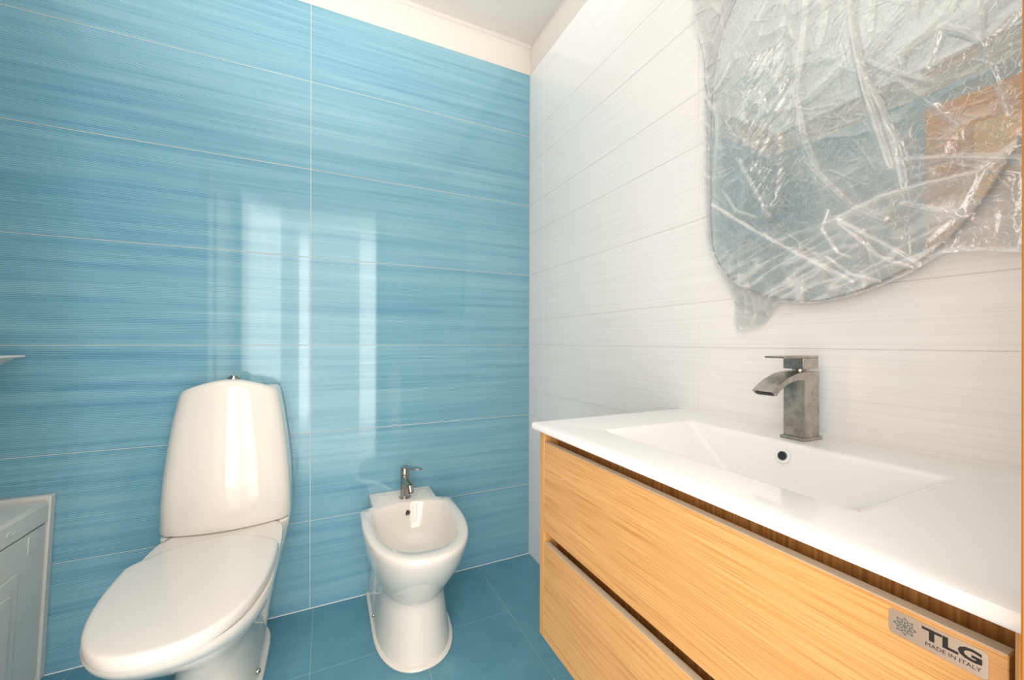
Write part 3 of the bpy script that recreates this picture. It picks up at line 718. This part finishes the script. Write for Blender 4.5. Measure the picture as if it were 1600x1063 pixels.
def seg_d(Y, Z, a, b):
    ax, ay = a; bx, by = b; dx, dy = bx - ax, by - ay
    t = np.clip(((Y - ax) * dx + (Z - ay) * dy) / (dx * dx + dy * dy), 0, 1)
    return np.hypot(Y - ax - t * dx, Z - ay - t * dy)
def poly_d(Y, Z, P, closed=False):
    d = np.full(Y.shape, 9.0); Q = P + [P[0]] if closed else P
    for a, b in zip(Q, Q[1:]): d = np.minimum(d, seg_d(Y, Z, a, b))
    return d
def inside(Y, Z, P):
    r = np.zeros(Y.shape, bool); n = len(P)
    for i in range(n):
        (x1, y1), (x2, y2) = P[i], P[(i + 1) % n]
        if y1 == y2: continue
        c = ((y1 > Z) != (y2 > Z)) & (Y < (x2 - x1) * (Z - y1) / (y2 - y1) + x1); r ^= c
    return r
OUT = FILM[:-1] + [(-1.5, 1.15), (-1.53, 1.30), (-1.555, 1.5), (-1.55, 1.65), (-1.50, 1.78), (-1.46, 1.90), (-1.36, 1.95), (-1.25, 1.97), (-1.10, 1.96)]
OUT = [OUT[-1]] + OUT[:-1]
OUT = [p for p in OUT]
st = .0017
gy = np.arange(-1.59, -.90, st); gz = np.arange(1.0, 2.0, st)
Yg, Zg = np.meshgrid(gy, gz, indexing='ij')
ins = inside(Yg, Zg, OUT)
mi = inside(Yg, Zg, MS[::2]); md_ = poly_d(Yg, Zg, MS[::3], True)
sd = np.where(mi, md_, -md_)
base = .0245 - .0175 * np.clip(-sd / np.where(Yg < -1.38, .16, .045), 0, 1) ** 1.2
nz = np.zeros(Yg.shape); nz2 = np.zeros(Yg.shape)
def vnoise(Y, Z, s, seed):
    rs = np.random.RandomState(seed); T = rs.rand(128, 128); y = Y / s; z = Z / s
    iy = np.floor(y).astype(int); iz = np.floor(z).astype(int); fy = y - iy; fz = z - iz
    fy = fy * fy * (3 - 2 * fy); fz = fz * fz * (3 - 2 * fz)
    g = lambda a, b: T[a % 128, b % 128]
    return (g(iy, iz) * (1 - fy) + g(iy + 1, iz) * fy) * (1 - fz) + (g(iy, iz + 1) * (1 - fy) + g(iy + 1, iz + 1) * fy) * fz
ridge = lambda n: 1 - np.abs(2 * n - 1)
wy = Yg + .03 * vnoise(Yg, Zg, .05, 11); wz = Zg + .03 * vnoise(Yg, Zg, .05, 12)
r1 = ridge(vnoise(wy, wz, .055, 1)) ** 2; r2 = ridge(vnoise(wy, wz, .024, 2)) ** 3; r3 = ridge(vnoise(wy, wz, .011, 3)) ** 3
# anisotropic wrinkles sagging along the lower rim
u1 = (Yg * .9 + Zg * -.35); u2 = (Yg * .35 + Zg * .9)
r4 = ridge(vnoise(u1, u2 * 5, .05, 4)) ** 4
low = np.clip((1.27 - Zg) / .12, 0, 1) * mi
pin = inside(Yg, Zg, PATCH); pdist = poly_d(Yg, Zg, PATCH, True); pm = np.clip(np.where(pin, pdist, 0) / .02, 0, 1)
v_ = (Yg * .75 + Zg * -.66) * 1.0; v2_ = (Yg * .66 + Zg * .75)
r5 = ridge(vnoise(v_, v2_ * 3.2, .034, 5))
flap = np.clip(-sd / .012, 0, 1)
H = base + .0030 * r1 + .0007 * r2 + .0002 * r3 + .0014 * low * r4 + pm * .0080 * (r5 - .3) + flap * (.0013 * r2 + .0005 * r3)
hz = .15 + .07 * r2 * r1 + .05 * r3 + .34 * low * np.clip(r4 * 1.6, 0, 1) + .08 * low + .06 * flap + .13 * flap * r2
big = vnoise(Yg, Zg, .13, 8); hz += .14 * (big - .35)
for a, wd, P in CREASES:
    d = poly_d(Yg, Zg, P) + .0016 * (vnoise(Yg, Zg, .02, 21) - .5)
    ex = np.exp(-(d / (wd * .9)) ** 2); H += a * .0030 * ex; wl = .0011; hz += a * .26 * np.exp(-(d / wl) ** 2) + a * .13 * np.exp(-((d - wd * .9) / .0012) ** 2) + a * .07 * np.exp(-(d / (wd * 1.3)) ** 2) + a * .04 * np.exp(-(d / (wd * 4)) ** 2)
rng = np.random.RandomState(5)
for k in range(260):                 # short random straight creases
    y0 = rng.uniform(-1.5, -1.0); z0 = rng.uniform(1.08, 1.85); an = rng.uniform(0, pi); L = rng.uniform(.02, .09)
    d = seg_d(Yg, Zg, (y0, z0), (y0 + L * cos(an), z0 + L * sin(an))); e = np.exp(-(d / .0010) ** 2)
    H += .0008 * e; hz += rng.uniform(.04, .16) * e
tw = (.0042 * np.exp(-(poly_d(Yg, Zg, OUT, True) / .004) ** 2)); H += tw * .4; hz += .16 * np.exp(-(poly_d(Yg, Zg, OUT, True) / .003) ** 2)
H = np.maximum(H, .003)
H = np.where(mi | (sd > -.006), np.maximum(H, .0215), H)
idx = {}; verts = []; hv = []; faces = []
def closest(p):
    best = None; bdv = 9
    for a, b in zip(OUT, OUT[1:] + OUT[:1]):
        dx, dy = b[0] - a[0], b[1] - a[1]; t = max(0, min(1, ((p[0] - a[0]) * dx + (p[1] - a[1]) * dy) / (dx * dx + dy * dy)))
        q = (a[0] + t * dx, a[1] + t * dy); dd_ = hypot(p[0] - q[0], p[1] - q[1])
        if dd_ < bdv: bdv = dd_; best = q
    return best
cells = ins[:-1, :-1] & ins[1:, :-1] & ins[:-1, 1:] & ins[1:, 1:]
cnt = np.zeros(Yg.shape, int)
cnt[:-1, :-1] += cells; cnt[1:, :-1] += cells; cnt[:-1, 1:] += cells; cnt[1:, 1:] += cells
def vid(i, j):
    k = (i, j)
    if k not in idx:
        y, z = Yg[i, j], Zg[i, j]
        if cnt[i, j] < 4: y, z = closest((y, z))
        idx[k] = len(verts); verts.append((-H[i, j] + .02, y + 1.25, z - 1.48)); hv.append(float(hz[i, j]))
    return idx[k]
for i, j in zip(*np.nonzero(cells)):
    faces.append((vid(i, j), vid(i, j + 1), vid(i + 1, j + 1), vid(i + 1, j)))
me = D.meshes.new('plastic_wrap'); me.from_pydata(verts, [], faces)
at = me.attributes.new('haze', 'FLOAT', 'POINT'); at.data.foreach_set('value', np.array(hv, dtype=np.float32))
for p in me.polygons: p.use_smooth = True
fo = link('plastic_wrap', me, film_material()); fo.location = (-.02, -1.25, 1.48)
tag(fo, 'crumpled clear plastic film wrapped over the mirror on the white wall', 'plastic wrap')
